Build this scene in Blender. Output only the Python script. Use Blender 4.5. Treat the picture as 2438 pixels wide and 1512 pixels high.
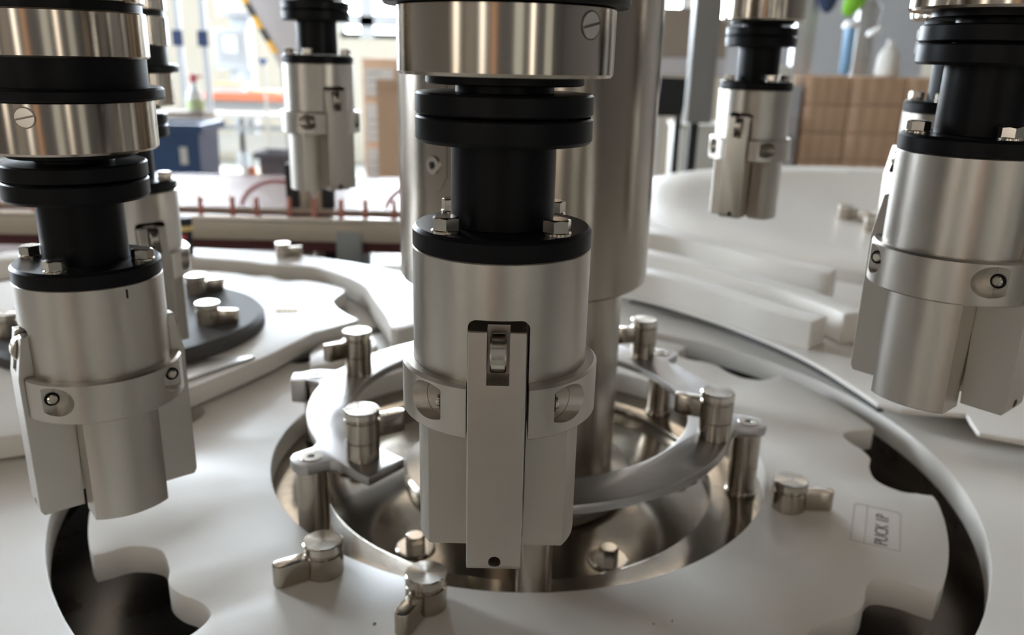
import bpy, bmesh, math, random
from mathutils import Vector, Matrix
random.seed(7)
R = math.radians
scene = bpy.context.scene
for o in list(bpy.data.objects): bpy.data.objects.remove(o)
COL = scene.collection
Z0 = 1.25                      # eye height above the hall floor

# ------------------------------------------------------------------ camera
cam_d = bpy.data.cameras.new('camera'); cam = bpy.data.objects.new('camera', cam_d); COL.objects.link(cam)
cam_d.sensor_width = 36.0; cam_d.lens = 28.908; cam_d.clip_start = 0.01; cam_d.clip_end = 60
_p, _r = R(17.565), R(1.362)
fw = Vector((0, math.cos(_p), -math.sin(_p))); up = Vector((0, math.sin(_p), math.cos(_p))); rt = Vector((1, 0, 0))
r2 = rt*math.cos(_r) + up*math.sin(_r); u2 = up*math.cos(_r) - rt*math.sin(_r)
cam.matrix_world = Matrix(((r2.x, u2.x, -fw.x, 0), (r2.y, u2.y, -fw.y, 0), (r2.z, u2.z, -fw.z, Z0), (0, 0, 0, 1)))
cam_d.dof.use_dof = True; cam_d.dof.focus_distance = 0.285; cam_d.dof.aperture_fstop = 11.5
scene.camera = cam
scene.cycles.max_bounces = 6; scene.cycles.diffuse_bounces = 3; scene.cycles.glossy_bounces = 4; scene.cycles.transmission_bounces = 3

# ------------------------------------------------------------------ world, exposure
w = bpy.data.worlds.new('hall_air'); scene.world = w; w.use_nodes = True
w.node_tree.nodes['Background'].inputs[0].default_value = (0.75, 0.85, 1.0, 1)
w.node_tree.nodes['Background'].inputs[1].default_value = 0.6
vs = scene.view_settings
vs.view_transform = 'Standard'; vs.look = 'None'; vs.gamma = 1.0; vs.use_curve_mapping = False
vs.exposure = -0.72
LAMP_E = 5.6      # ceiling tubes
WIN_E = 100.0       # daylight in the windows

# ------------------------------------------------------------------ materials
MATS = {}
def mat(name, col, rough=0.5, metal=0.0, noise=0.0, nscale=40.0, bump=0.0, bscale=300.0, aniso=0.0,
        emit=None, estr=0.0, alpha=None, trans=0.0, spec=0.5, stretch=None, rnoise=0.0, ior=None):
    m = bpy.data.materials.new(name); m.use_nodes = True; nt = m.node_tree; b = nt.nodes['Principled BSDF']
    b.inputs['Base Color'].default_value = (*col, 1); b.inputs['Roughness'].default_value = rough
    b.inputs['Metallic'].default_value = metal; b.inputs['Specular IOR Level'].default_value = spec
    if ior: b.inputs['IOR'].default_value = ior
    tc = nt.nodes.new('ShaderNodeTexCoord'); src = tc.outputs['Object']
    if stretch:
        mp = nt.nodes.new('ShaderNodeMapping'); mp.inputs['Scale'].default_value = stretch
        nt.links.new(src, mp.inputs['Vector']); src = mp.outputs['Vector']
    if noise > 0 or rnoise > 0:
        n = nt.nodes.new('ShaderNodeTexNoise'); n.inputs['Scale'].default_value = nscale; n.inputs['Detail'].default_value = 5
        nt.links.new(src, n.inputs['Vector'])
        if noise > 0:
            mx = nt.nodes.new('ShaderNodeMix'); mx.data_type = 'RGBA'
            mx.inputs['A'].default_value = (*[c*(1-noise) for c in col], 1); mx.inputs['B'].default_value = (*[min(1, c*(1+noise)) for c in col], 1)
            nt.links.new(n.outputs['Fac'], mx.inputs['Factor']); nt.links.new(mx.outputs['Result'], b.inputs['Base Color'])
        if rnoise > 0:
            mr = nt.nodes.new('ShaderNodeMapRange'); mr.inputs['From Min'].default_value = .3; mr.inputs['From Max'].default_value = .7
            mr.inputs['To Min'].default_value = max(.03, rough-rnoise); mr.inputs['To Max'].default_value = min(1, rough+rnoise)
            nt.links.new(n.outputs['Fac'], mr.inputs['Value']); nt.links.new(mr.outputs['Result'], b.inputs['Roughness'])
    if bump > 0:
        n2 = nt.nodes.new('ShaderNodeTexNoise'); n2.inputs['Scale'].default_value = bscale; n2.inputs['Detail'].default_value = 3
        nt.links.new(src, n2.inputs['Vector'])
        bp = nt.nodes.new('ShaderNodeBump'); bp.inputs['Strength'].default_value = bump; bp.inputs['Distance'].default_value = 0.001
        nt.links.new(n2.outputs['Fac'], bp.inputs['Height']); nt.links.new(bp.outputs['Normal'], b.inputs['Normal'])
    if aniso > 0:
        b.inputs['Anisotropic'].default_value = aniso; b.inputs['Anisotropic Rotation'].default_value = .25
        t = nt.nodes.new('ShaderNodeTangent'); t.direction_type = 'RADIAL'; t.axis = 'Z'
        nt.links.new(t.outputs['Tangent'], b.inputs['Tangent'])
    if emit:
        b.inputs['Emission Color'].default_value = (*emit, 1); b.inputs['Emission Strength'].default_value = estr
    if trans: b.inputs['Transmission Weight'].default_value = trans
    if alpha is not None: b.inputs['Alpha'].default_value = alpha
    MATS[name] = m
    return m
mat('anodised', (.52, .485, .435), .36, 1.0, noise=.03, nscale=900, bump=.05, bscale=2500, aniso=.55)
mat('black_anodised', (.0045, .0045, .0052), .38, 0.0, noise=.3, nscale=60, bump=.03, bscale=2500, spec=.12)
mat('turned_steel', (.45, .40, .34), .19, 1.0, noise=.10, nscale=25, aniso=.75, stretch=(1, 1, .05), rnoise=.06)
mat('column_steel', (.36, .315, .262), .23, 1.0, noise=.08, nscale=14, aniso=.75, stretch=(1, 1, .06), rnoise=.05)
mat('bright_steel', (.66, .61, .54), .20, 1.0, noise=.06, nscale=300)
mat('knob_steel', (.62, .58, .52), .22, 1.0, noise=.05, nscale=200, aniso=.85)
mat('bracket_steel', (.40, .385, .37), .32, 1.0, noise=.06, nscale=60, bump=.05, bscale=900)
mat('plate_steel', (.33, .295, .25), .15, 1.0, noise=.06, nscale=20, rnoise=.03, bump=.04, bscale=120)
mat('base_steel', (.19, .165, .14), .32, 1.0, noise=.25, nscale=18, rnoise=.1)
mat('white_plastic', (.78, .735, .67), .34, 0, noise=.03, nscale=30, bump=.06, bscale=500, rnoise=.06)
mat('cream_plastic', (.72, .68, .60), .40, 0, noise=.05, nscale=30, bump=.04, bscale=400)
mat('dark_plastic', (.055, .052, .05), .42, 0, noise=.2, nscale=60, bump=.04, bscale=900)
mat('disc_grey', (.075, .07, .066), .6, 0, spec=.25, noise=.12, nscale=60)
mat('engraving', (.17, .15, .15), .7)
mat('engraving_soft', (.52, .49, .47), .6)
mat('ink_blue', (.12, .16, .34), .6)
mat('sticker_yellow', (.85, .62, .25), .6)
mat('rubber', (.012, .012, .012), .7)
mat('floor_paint', (.42, .42, .385), .9, 0, spec=.15, noise=.12, nscale=3)
mat('wall_paint', (.80, .74, .62), .8, 0, noise=.03, nscale=2)
mat('wall_grey', (.20, .18, .165), .8, 0, noise=.05, nscale=2)
mat('wall_dark', (.10, .09, .085), .8, 0, noise=.1, nscale=2)
mat('door_orange', (.62, .30, .12), .6)
mat('ceiling_paint', (.10, .09, .08), .9)
mat('lamp_tube', (1, 1, 1), .5, emit=(1.0, .81, .60), estr=LAMP_E)
mat('lamp_body', (.7, .7, .7), .5)
mat('daylight', (.9, .95, 1), .3, emit=(.80, .90, 1.0), estr=WIN_E)
mat('daylight_shade', (.9, .95, 1), .3, emit=(1.0, .85, .66), estr=6.5)  # warm glow of the panes added behind the camera
mat('frame_alu', (.62, .63, .65), .45, .6, noise=.05)
mat('cardboard', (.66, .44, .29), .85, 0, noise=.10, nscale=9, bump=.1, bscale=60)
mat('cardboard_dark', (.56, .375, .245), .9, 0, noise=.12, nscale=9)
mat('cardboard_edge', (.22, .13, .09), .9)
mat('paper_white', (.80, .78, .74), .7)
mat('paper_print', (.45, .45, .45), .7)
mat('bin_blue', (.022, .065, .17), .38, 0, noise=.1, nscale=8)
mat('panel_grey', (.50, .47, .47), .5, 0, noise=.03)
mat('cabinet_grey', (.55, .57, .60), .5)
mat('screen_pale', (.6, .62, .6), .3, emit=(.9, .95, .88), estr=.55)
mat('screen_frame', (.42, .44, .47), .5)
mat('hazard_yellow', (.90, .48, .05), .5)
mat('hazard_black', (.03, .03, .03), .5)
mat('sign_blue', (.02, .10, .35), .5)
mat('orange_plastic', (.75, .22, .11), .5)
mat('red_plastic', (.5, .03, .05), .4)
mat('copper_pin', (.52, .20, .15), .35, .5)
mat('maroon_belt', (.12, .03, .03), .6)
mat('pink_guard', (.80, .68, .70), .25, alpha=.45)
mat('pink_mark', (.62, .30, .32), .5)
mat('rail_cream', (.62, .54, .43), .42, 0, noise=.05)
mat('rail_steel', (.55, .50, .44), .3, 1.0)
mat('black_paint', (.008, .008, .009), .55)
mat('door_grey', (.26, .255, .25), .45, 0, noise=.05, nscale=4)
mat('brown_panel', (.28, .22, .17), .7, 0, noise=.08, nscale=5)
mat('bench_white', (.74, .72, .66), .5)
mat('bench_grey', (.40, .42, .42), .5)
mat('glove_green', (.25, .62, .04), .6)
mat('cloth_navy', (.04, .06, .14), .9)
mat('cloth_grey', (.16, .16, .18), .9)
mat('pipe_blue', (.22, .40, .60), .4)
mat('bottle_clear', (.80, .84, .86), .2, alpha=.75)
mat('liquid_green', (.62, .72, .40), .3)
mat('lamp_white', (.85, .85, .82), .4)
mat('wood', (.55, .42, .26), .6, 0, noise=.15, nscale=14)

# ------------------------------------------------------------------ helpers
def smooth(me, ang=35):
    for p in me.polygons: p.use_smooth = True
    try: me.set_sharp_from_angle(angle=R(ang))
    except Exception: pass
def link(name, me, m, parent=None, loc=None, rz=0.0):
    o = bpy.data.objects.new(name, me); COL.objects.link(o)
    if m and not me.materials: me.materials.append(MATS[m])
    if parent: o.parent = parent
    if loc is not None: o.location = loc
    if rz: o.rotation_euler = (0, 0, rz)
    return o
def from_bm(name, bm, m, parent=None, loc=None, rz=0.0, ang=35, sm=True):
    bmesh.ops.recalc_face_normals(bm, faces=bm.faces)
    me = bpy.data.meshes.new(name); bm.to_mesh(me); bm.free()
    if sm: smooth(me, ang)
    return link(name, me, m, parent, loc, rz)
def empty(name, loc, rz=0.0):
    o = bpy.data.objects.new(name, None); COL.objects.link(o); o.location = loc; o.rotation_euler = (0, 0, rz)
    o.empty_display_size = .02
    return o
def tag(o, label=None, cat=None, group=None, kind=None):
    if label: o['label'] = label
    if cat: o['category'] = cat
    if group: o['group'] = group
    if kind: o['kind'] = kind
    return o
def bm_lathe(prof, n=64, bm=None, axis='Z', center=(0, 0, 0)):
    """prof: list of (r, z) from top to bottom; closed at ends where r==0"""
    bm = bm or bmesh.new(); rings = []
    cx, cy, cz = center
    def put(r, z, a):
        if axis == 'Z': return (cx+r*math.cos(a), cy+r*math.sin(a), cz+z)
        if axis == 'Y': return (cx+r*math.cos(a), cy+z, cz+r*math.sin(a))
        return (cx+z, cy+r*math.cos(a), cz+r*math.sin(a))
    for r, z in prof:
        if r <= 1e-9: rings.append([bm.verts.new(put(0, z, 0))])
        else: rings.append([bm.verts.new(put(r, z, 2*math.pi*i/n)) for i in range(n)])
    for A, B in zip(rings, rings[1:]):
        if len(A) == 1 and len(B) == 1: continue
        for i in range(n):
            j = (i+1) % n
            if len(A) == 1: bm.faces.new((A[0], B[i], B[j]))
            elif len(B) == 1: bm.faces.new((A[i], B[0], A[j]))
            else: bm.faces.new((A[i], B[i], B[j], A[j]))
    return bm
def cyl_prof(r, z0, z1, ch=0.0):
    if ch: return [(0, z1), (r-ch, z1), (r, z1-ch), (r, z0+ch), (r-ch, z0), (0, z0)]
    return [(0, z1), (r, z1), (r, z0), (0, z0)]
def bm_box(bm, x0, x1, y0, y1, z0, z1, M=None):
    vs_ = [bm.verts.new(v) for v in ((x0, y0, z0), (x1, y0, z0), (x1, y1, z0), (x0, y1, z0), (x0, y0, z1), (x1, y0, z1), (x1, y1, z1), (x0, y1, z1))]
    if M is not None:
        for v in vs_: v.co = M @ v.co
    for f in ((0, 3, 2, 1), (4, 5, 6, 7), (0, 1, 5, 4), (1, 2, 6, 5), (2, 3, 7, 6), (3, 0, 4, 7)): bm.faces.new([vs_[i] for i in f])
    return bm
def bm_bevel(bm, wdt, seg=2, ang=30):
    es = [e for e in bm.edges if len(e.link_faces) == 2 and e.calc_face_angle(0) > R(ang)]
    if es: bmesh.ops.bevel(bm, geom=es, offset=wdt, segments=seg, profile=.6, affect='EDGES', clamp_overlap=True)
    return bm
def box(name, dims, m, parent=None, loc=(0, 0, 0), rz=0, bev=0.0, M=None):
    """dims = x0,x1,y0,y1,z0,z1 in local coordinates"""
    bm = bm_box(bmesh.new(), *dims, M=M)
    if bev: bmesh.ops.recalc_face_normals(bm, faces=bm.faces); bm_bevel(bm, bev)
    return from_bm(name, bm, m, parent, loc, rz)
def lathe(name, prof, m, parent=None, loc=(0, 0, 0), n=64, axis='Z', center=(0, 0, 0), ang=35):
    return from_bm(name, bm_lathe(prof, n, None, axis, center), m, parent, loc, ang=ang)
def bm_plate(outline, z0, z1, holes=(), bev=0.0):
    """flat plate from XY outline with holes, extruded"""
    bm = bmesh.new(); loops = []
    for pts in [outline]+list(holes):
        vs_ = [bm.verts.new((x, y, z1)) for x, y in pts]
        es = [bm.edges.new((vs_[i], vs_[(i+1) % len(vs_)])) for i in range(len(vs_))]
        loops.append((vs_, es))
    if holes:
        bmesh.ops.triangle_fill(bm, edges=[e for l in loops for e in l[1]], use_beauty=True, use_dissolve=False)
    else:
        bm.faces.new(loops[0][0])
    fs = list(bm.faces)
    bmesh.ops.recalc_face_normals(bm, faces=fs)
    if fs and fs[0].normal.z < 0: bmesh.ops.reverse_faces(bm, faces=fs)
    ret = bmesh.ops.extrude_face_region(bm, geom=fs)
    for v in [g for g in ret['geom'] if isinstance(g, bmesh.types.BMVert)]: v.co.z = z0
    bmesh.ops.recalc_face_normals(bm, faces=bm.faces)
    if bev: bm_bevel(bm, bev, 2, 50)
    return bm
def plate(name, outline, z0, z1, m, holes=(), parent=None, loc=(0, 0, 0), bev=0.0, ang=30):
    return from_bm(name, bm_plate(outline, z0, z1, holes, bev), m, parent, loc, ang=ang)
def circle_pts(cx, cy, r, n=96): return [(cx+r*math.cos(2*math.pi*i/n), cy+r*math.sin(2*math.pi*i/n)) for i in range(n)]
def spline(pts, sub=6, closed=False):
    out = []; n = len(pts)
    rng = range(n) if closed else range(n-1)
    for i in rng:
        p0 = pts[(i-1) % n] if (closed or i > 0) else pts[0]; p1 = pts[i]; p2 = pts[(i+1) % n]
        p3 = pts[(i+2) % n] if (closed or i+2 < n) else pts[-1]
        for k in range(sub):
            t = k/sub
            out.append(tuple(.5*((2*b)+(-a+c)*t+(2*a-5*b+4*c-d)*t*t+(-a+3*b-3*c+d)*t**3) for a, b, c, d in zip(p0, p1, p2, p3)))
    if not closed: out.append(tuple(pts[-1]))
    return out
def bm_tube(pts, r, n=10, bm=None):
    bm = bm or bmesh.new(); rings = []
    P = [Vector(p) for p in pts]
    for i, p in enumerate(P):
        d = (P[min(i+1, len(P)-1)]-P[max(i-1, 0)]).normalized()
        a = d.orthogonal().normalized() if i == 0 else (rings_a - d*rings_a.dot(d)).normalized()
        rings_a = a; b = d.cross(a)
        rings.append([bm.verts.new(p+(a*math.cos(2*math.pi*k/n)+b*math.sin(2*math.pi*k/n))*r) for k in range(n)])
    for A, B in zip(rings, rings[1:]):
        for k in range(n): bm.faces.new((A[k], A[(k+1) % n], B[(k+1) % n], B[k]))
    bm.faces.new(rings[0][::-1]); bm.faces.new(rings[-1])
    return bm
def tube(name, pts, r, m, parent=None, loc=(0, 0, 0), n=10): return from_bm(name, bm_tube(pts, r, n), m, parent, loc, ang=60)
def cut(o, cutters):
    """boolean difference with bmesh cutters, evaluated into the mesh at once"""
    tmp = []
    for bm in cutters:
        bmesh.ops.recalc_face_normals(bm, faces=bm.faces)
        me = bpy.data.meshes.new('cutter'); bm.to_mesh(me); bm.free()
        c = bpy.data.objects.new('cutter', me); COL.objects.link(c); tmp.append(c)
        md = o.modifiers.new('cut', 'BOOLEAN'); md.operation = 'DIFFERENCE'; md.object = c; md.solver = 'EXACT'
    dg = bpy.context.evaluated_depsgraph_get(); dg.update()
    me = bpy.data.meshes.new_from_object(o.evaluated_get(dg))
    o.modifiers.clear(); old = o.data; o.data = me; bpy.data.meshes.remove(old)
    for c in tmp:
        d = c.data; bpy.data.objects.remove(c); bpy.data.meshes.remove(d)
    smooth(me, 30)
    return o
def copy_tree(o, parent=None):
    c = o.copy(); COL.objects.link(c); c.parent = parent
    for ch in list(o.children): copy_tree(ch, c)
    return c
def rot_xy(x, y, a): return (x*math.cos(a)-y*math.sin(a), x*math.sin(a)+y*math.cos(a))

HX, HY = 0.0068, 0.5385        # turret axis (camera stands over the origin)
ZW = Z0-0.2666                 # top of the puck star wheel
def pol(r, a): return (HX+r*math.cos(R(a)), HY+r*math.sin(R(a)))
def polc(r, a): return (r*math.cos(R(a)), r*math.sin(R(a)))

# ================================================================== THE HALL
def struct(o): o['kind'] = 'structure'; return o
struct(box('floor', (-6, 7, -3.5, 10.2, -.1, 0), 'floor_paint'))
struct(box('ceiling', (-6, 7, -3.5, 10.2, 4.4, 4.5), 'ceiling_paint'))
bm = bmesh.new()
for d in ((-3.5, 3.2, 0, 4.4), (5.0, 10.2, 0, 4.4), (3.2, 5.0, 0, 1.5), (3.2, 5.0, 3.4, 4.4)): bm_box(bm, -6.1, -6, *d)
struct(from_bm('wall_left', bm, 'wall_grey', sm=False))
bm = bmesh.new()
for y in (3.2, 4.07, 4.94): bm_box(bm, -6.03, -5.98, y, y+.06, 1.5, 3.4)
for z in (1.5, 2.4, 3.34): bm_box(bm, -6.03, -5.98, 3.2, 5.0, z, z+.06)
wl = struct(from_bm('window_9', bm, 'frame_alu', sm=False)); box('pane', (-6.08, -6.05, 3.2, 5.0, 1.5, 3.4), 'daylight', parent=wl)
struct(box('wall_right', (7, 7.1, -3.5, 10.2, 0, 4.4), 'wall_grey'))
struct(box('wall_front', (-6, 7, -3.6, -3.5, 0, 4.4), 'wall_dark'))
for k, (a, b, z0, z1, m_) in enumerate(((-3.1, -2.2, 0, 2.3, 'brown_panel'), (.6, 1.2, 0, 2.3, 'wall_paint'), (-.9, -.55, 0, 2.3, 'door_orange'), (3.2, 4.2, 0, 2.3, 'wall_paint'))):  # unseen doors, added as coloured streaks for the steel to reflect
    d = struct(box('door_%d' % (k+1), (a, b, -3.5, -3.45, z0, z1), m_))
    box('door_handle', (a+.06, a+.18, -3.45, -3.40, 1.02, 1.05), 'frame_alu', d)
def wall_with_windows():
    # back wall: piers and sills around the window openings (x0, x1, sill, head)
    ops = [(-5.6, -4.4, 1.12, 3.9), (-4.2, -2.25, 2.05, 3.9), (-2.05, -0.05, 1.42, 3.9), (0.25, 1.9, 1.65, 2.3), (2.1, 4.5, 2.0, 3.3)]
    bm = bmesh.new(); x = -6
    for (a, b, z0, z1) in ops:
        bm_box(bm, x, a, 10, 10.2, 0, 4.4); bm_box(bm, a, b, 10, 10.2, 0, z0); bm_box(bm, a, b, 10, 10.2, z1, 4.4); x = b
    bm_box(bm, x, 7, 10, 10.2, 0, 4.4)
    struct(from_bm('wall_back', bm, 'wall_paint', sm=False))
    for k, (a, b, z0, z1) in enumerate(ops):
        fr = bmesh.new()
        for x in (a, (a+b)/2-.03, b-.06): bm_box(fr, x, x+.06, 9.99, 10.06, z0, z1)
        for z in (z0, 1.42, 1.62, 2.5, z1-.06):
            if z >= z0: bm_box(fr, a, b, 9.99, 10.06, z, z+.06)
        if k == 2: bm_box(fr, a, b, 9.97, 10.06, 1.55, 1.66); bm_box(fr, -1.82, -1.66, 9.97, 10.06, z0, z1)
        f = struct(from_bm('window_%d' % (k+1), fr, 'frame_alu', sm=False))
        box('pane', (a, b, 10.07, 10.09, z0, z1), 'daylight', parent=f)
    for k, (a, b) in enumerate(((-1.75, -1.35), (1.75, 2.15), (-5, -4))):   # unseen glowing panes, added to put bright streaks into the steel reflections
        fr = bmesh.new()
        for x in (a, b-.05): bm_box(fr, x, x+.05, -3.5, -3.44, .9, 3.2)
        for z in (.9, 2.0, 3.15): bm_box(fr, a, b, -3.5, -3.44, z, z+.05)
        f = struct(from_bm('window_%d' % (k+6), fr, 'frame_alu', sm=False)); box('pane', (a, b, -3.495, -3.48, .9, 3.2), 'daylight_shade', parent=f)
wall_with_windows()
def ceiling_lamp(x, y, ln, rz, lab):
    e = empty('ceiling_lamp', (x, y, 4.25), rz); tag(e, lab, 'lamp', 'tube lamps along the hall ceiling')
    box('housing', (-ln/2, ln/2, -.11, .11, .03, .15), 'lamp_body', e)
    for s in (-1, 1): lathe('tube', [(0, -ln/2+.03), (.028, -ln/2+.03), (.028, ln/2-.03), (0, ln/2-.03)], 'lamp_tube', e, n=12, axis='X', center=(0, s*.06, 0))
for i, x in enumerate((-3.4, -1.1, 1.2, 3.5)):
    for j, y in enumerate((-2.0, 0.9, 3.6, 5.70, 6.10)):
        ceiling_lamp(x, y, 1.5, 0, 'white twin tube lamp hanging under the hall ceiling above the machine')

# ================================================================== MACHINE: base, wheel, hub
# steel bed under everything
bed = box('machine_bed', (-1.3, 1.75, .1, 2.2, -.06, 0), 'base_steel', loc=(0, 0, ZW-.052), bev=.004)
tag(bed, 'dark polished steel machine bed seen in the gap around the star wheel', 'machine bed')
frame = bed
for x, y in ((-1.2, .2), (1.65, .2), (-1.2, 2.1), (1.65, 2.1)):
    box('leg', (-.05, .05, -.05, .05, 0, ZW-.112), 'bench_grey', frame, (x, y, -(ZW-.052)), bev=.004)
# white deck with a round opening, in which the star wheel turns
deck_out = [(-1.2, .12), (.95, .12), (1.3, .5), (1.3, 1.0), (.75, 1.02), (.42, 1.02), (.1, 1.06), (-.55, 1.06), (-1.2, 1.06)]
deck = plate('white_deck', deck_out, -.020, 0, 'white_plastic', [circle_pts(HX, HY, .2995, 128)], loc=(0, 0, ZW), bev=.0012)
tag(deck, 'white plastic deck ring surrounding the star wheel with pockets', 'deck plate')
# deck feet: keep the deck clear of the bed
deck_ring = plate('spacer', circle_pts(HX, HY, .36, 96), -.052, -.0201, 'base_steel', [circle_pts(HX, HY, .318, 96)], parent=deck)

def wheel_outline():
    pk = [(-10.6, .2770), (-10.5, .2690), (-10.4, .2572), (-7.6, .2447), (-3, .2456), (0, .2507), (3.1, .2500), (6, .2462), (8.9, .2473), (10.2, .2572), (10.4, .2690), (10.6, .2770)]
    out = []
    for k in range(8):
        c = -137+45*k
        out += spline([polc(r, c+d) for d, r in pk], 5)
        for j in range(1, 16): out.append(polc(.2782, c+10.6+(45-21.2)*j/16))
    return out
wheel = empty('star_wheel', (HX, HY, ZW)); tag(wheel, 'large white plastic star wheel with eight pockets round the steel column', 'star wheel')
plate('wheel_body', wheel_outline(), -.0171, 0, 'white_plastic', [circle_pts(0, 0, .1722, 128)], parent=wheel, bev=.0009)
# engraved label frame and lettering on the wheel
def text_mesh(txt, size, depth=.00012):
    cu = bpy.data.curves.new('t', 'FONT'); cu.body = txt; cu.size = size; cu.extrude = depth; cu.align_x = 'LEFT'; cu.align_y = 'CENTER'
    o = bpy.data.objects.new('t', cu); COL.objects.link(o); dg = bpy.context.evaluated_depsgraph_get(); dg.update()
    me = bpy.data.meshes.new_from_object(o.evaluated_get(dg)); bpy.data.objects.remove(o); bpy.data.curves.remove(cu)
    return me
ca = -24.4
def lpt(u, v):  # u tangential (counter-clockwise), v towards the hub, from the label centre
    c = polc(.2388, ca); t = (-math.sin(R(ca)), math.cos(R(ca))); n = (-math.cos(R(ca)), -math.sin(R(ca)))
    return (c[0]+u*t[0]+v*n[0], c[1]+u*t[1]+v*n[1])
def strip(pts, wd=.00055, z=.00015):
    bm = bmesh.new()
    for (a, b) in zip(pts, pts[1:]):
        a_, b_ = Vector((*a, 0)), Vector((*b, 0)); d = (b_-a_).normalized(); n = Vector((-d.y, d.x, 0))*wd/2; d = d*wd/2
        vs_ = [bm.verts.new(p+Vector((0, 0, zz))) for zz in (z-.0003, z) for p in (a_-d-n, b_+d-n, b_+d+n, a_-d+n)]
        for f in ((0, 3, 2, 1), (4, 5, 6, 7), (0, 1, 5, 4), (1, 2, 6, 5), (2, 3, 7, 6), (3, 0, 4, 7)): bm.faces.new([vs_[i] for i in f])
    return bm
U, V = .0235, .0133
fr_pts = [lpt(-U, V), lpt(U-.002, V), lpt(U, V-.002), lpt(U, -V+.002), lpt(U-.002, -V), lpt(-U, -V), lpt(-U, V)]
tag(from_bm('label_frame', strip(fr_pts), 'engraving_soft', wheel, sm=False), 'thin engraved frame round the lettering')
from_bm('label_divider', strip([lpt(-U, .0058), lpt(U, .0058)]), 'engraving_soft', wheel, sm=False)
me = text_mesh('PUCK 1P', .0105)
me.materials.append(MATS['engraving'])
tx = link('lettering', me, None, wheel, (*lpt(-.0215, -.0035), .0001), R(ca+90)); tx.scale = (.92, 1.0, 1)
tag(tx, 'engraved letters PUCK 1P')
# small chips / stains on the wheel
for (r_, a_, s) in ((.2118, -109.5, .0011), (.206, -71, .0006), (.207, -68.2, .0006)):
    bm = bmesh.new(); bmesh.ops.create_icosphere(bm, subdivisions=1, radius=s)
    for v in bm.verts: v.co.z *= .35; v.co.x *= random.uniform(.6, 1.4)
    from_bm('dirt_speck', bm, 'engraving', wheel, (*polc(r_, a_), .0001))

# steel hub below the wheel
hub = empty('wheel_hub', (HX, HY, ZW)); tag(hub, 'polished steel hub plate inside the opening of the white star wheel', 'hub')
plate('carrier_ring', circle_pts(0, 0, .205, 96), -.027, -.0173, 'plate_steel', [circle_pts(0, 0, .137, 96)], parent=hub, bev=.0008)
plate('hub_disc', circle_pts(0, 0, .1368, 96), -.034, -.0225, 'plate_steel', parent=hub, bev=.0004)
plate('hub_foot', circle_pts(0, 0, .12, 64), -.052, -.034, 'base_steel', parent=hub)
lathe('hub_collar', [(.0, -.0223), (.080, -.0223), (.082, -.0205), (.082, -.0150), (.080, -.013), (.066, -.013), (0, -.013)][::-1], 'column_steel', hub)

def bm_hex(af, z0, z1, ch=.0006):
    """hexagon head with a turned top chamfer"""
    bm = bmesh.new(); rc = af/2/math.cos(R(30))
    lo = [bm.verts.new((rc*math.cos(R(60*i)), rc*math.sin(R(60*i)), z0)) for i in range(6)]
    hi = [bm.verts.new((rc*math.cos(R(60*i)), rc*math.sin(R(60*i)), z1-ch)) for i in range(6)]
    mid = [bm.verts.new((af/2*math.cos(R(60*i+30)), af/2*math.sin(R(60*i+30)), z1-ch*.35)) for i in range(6)]
    top = [bm.verts.new((af*.46*math.cos(R(30*i)), af*.46*math.sin(R(30*i)), z1)) for i in range(12)]
    for i in range(6):
        j = (i+1) % 6
        bm.faces.new((lo[i], lo[j], hi[j], mid[i], hi[i]))
        bm.faces.new((hi[i], mid[i], top[2*i+1], top[2*i])); bm.faces.new((mid[i], hi[j], top[(2*i+2) % 12], top[2*i+1]))
    bm.faces.new(top); bm.faces.new(lo[::-1])
    return bm
HEX_ME = None
for k, (r_, a_) in enumerate(((.1212, -63.2), (.1182, -122), (.12, 0), (.12, 60), (.12, 120), (.12, 180))):
    hb = from_bm('hub_bolt', bm_hex(.0105, -.0222+.0018, -.0222+.0095), 'bright_steel', hub, (*polc(r_, a_), 0), R(20*k), ang=20)
    lathe('washer', [(0, .0018), (.0112, .0018), (.0122, .0010), (.0122, 0), (0, 0)], 'bright_steel', hb, (0, 0, -.0222), n=32)

# centre column and thinner shaft below it
col = empty('centre_column', (HX, HY, ZW)); tag(col, 'thick brushed steel column standing behind the front gripper head', 'column')
zc = Z0-.138-ZW
lathe('column_tube', [(0, .62), (.0818, .62), (.0818, zc+.0015), (.0800, zc), (.0, zc)], 'column_steel', col, n=128)
lathe('shaft', [(0, zc+.01), (.067, zc+.01), (.067, -.0128), (0, -.0128)], 'column_steel', col, n=96)
def on_cyl(r, deg, z): return (r*math.cos(R(deg)), r*math.sin(R(deg)), z)
# access cover let into the column: two arcs-wide strip, with a screw
bm = bmesh.new(); a0, a1 = -165, -124
for (zz0, zz1) in ((.1905, .50),):
    n = 14; rows = []
    for i in range(n+1):
        a = a0+(a1-a0)*i/n
        zlo = zz0+.010*(max(0, 1-(min(i, n-i))/2.0))**2
        rows.append([bm.verts.new(on_cyl(rr, a, z)) for rr, z in ((.0815, zlo), (.0822, zlo), (.0822, zz1), (.0815, zz1))])
    for A, B in zip(rows, rows[1:]):
        for q in range(4): bm.faces.new((A[q], A[(q+1) % 4], B[(q+1) % 4], B[q]))
    bm.faces.new(rows[0]); bm.faces.new(rows[-1][::-1])
cover = from_bm('access_cover', bm, 'column_steel', col)
cs = lathe('cover_screw', [(0, .0008), (.0024, .0008), (.0026, .0016), (.0050, .0016), (.0054, .0006), (.0054, -.001), (0, -.001)], 'bright_steel', cover, n=24, axis='X')
cs.location = on_cyl(.0818, -131, .2065); cs.rotation_euler = (0, 0, R(-131))
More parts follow.
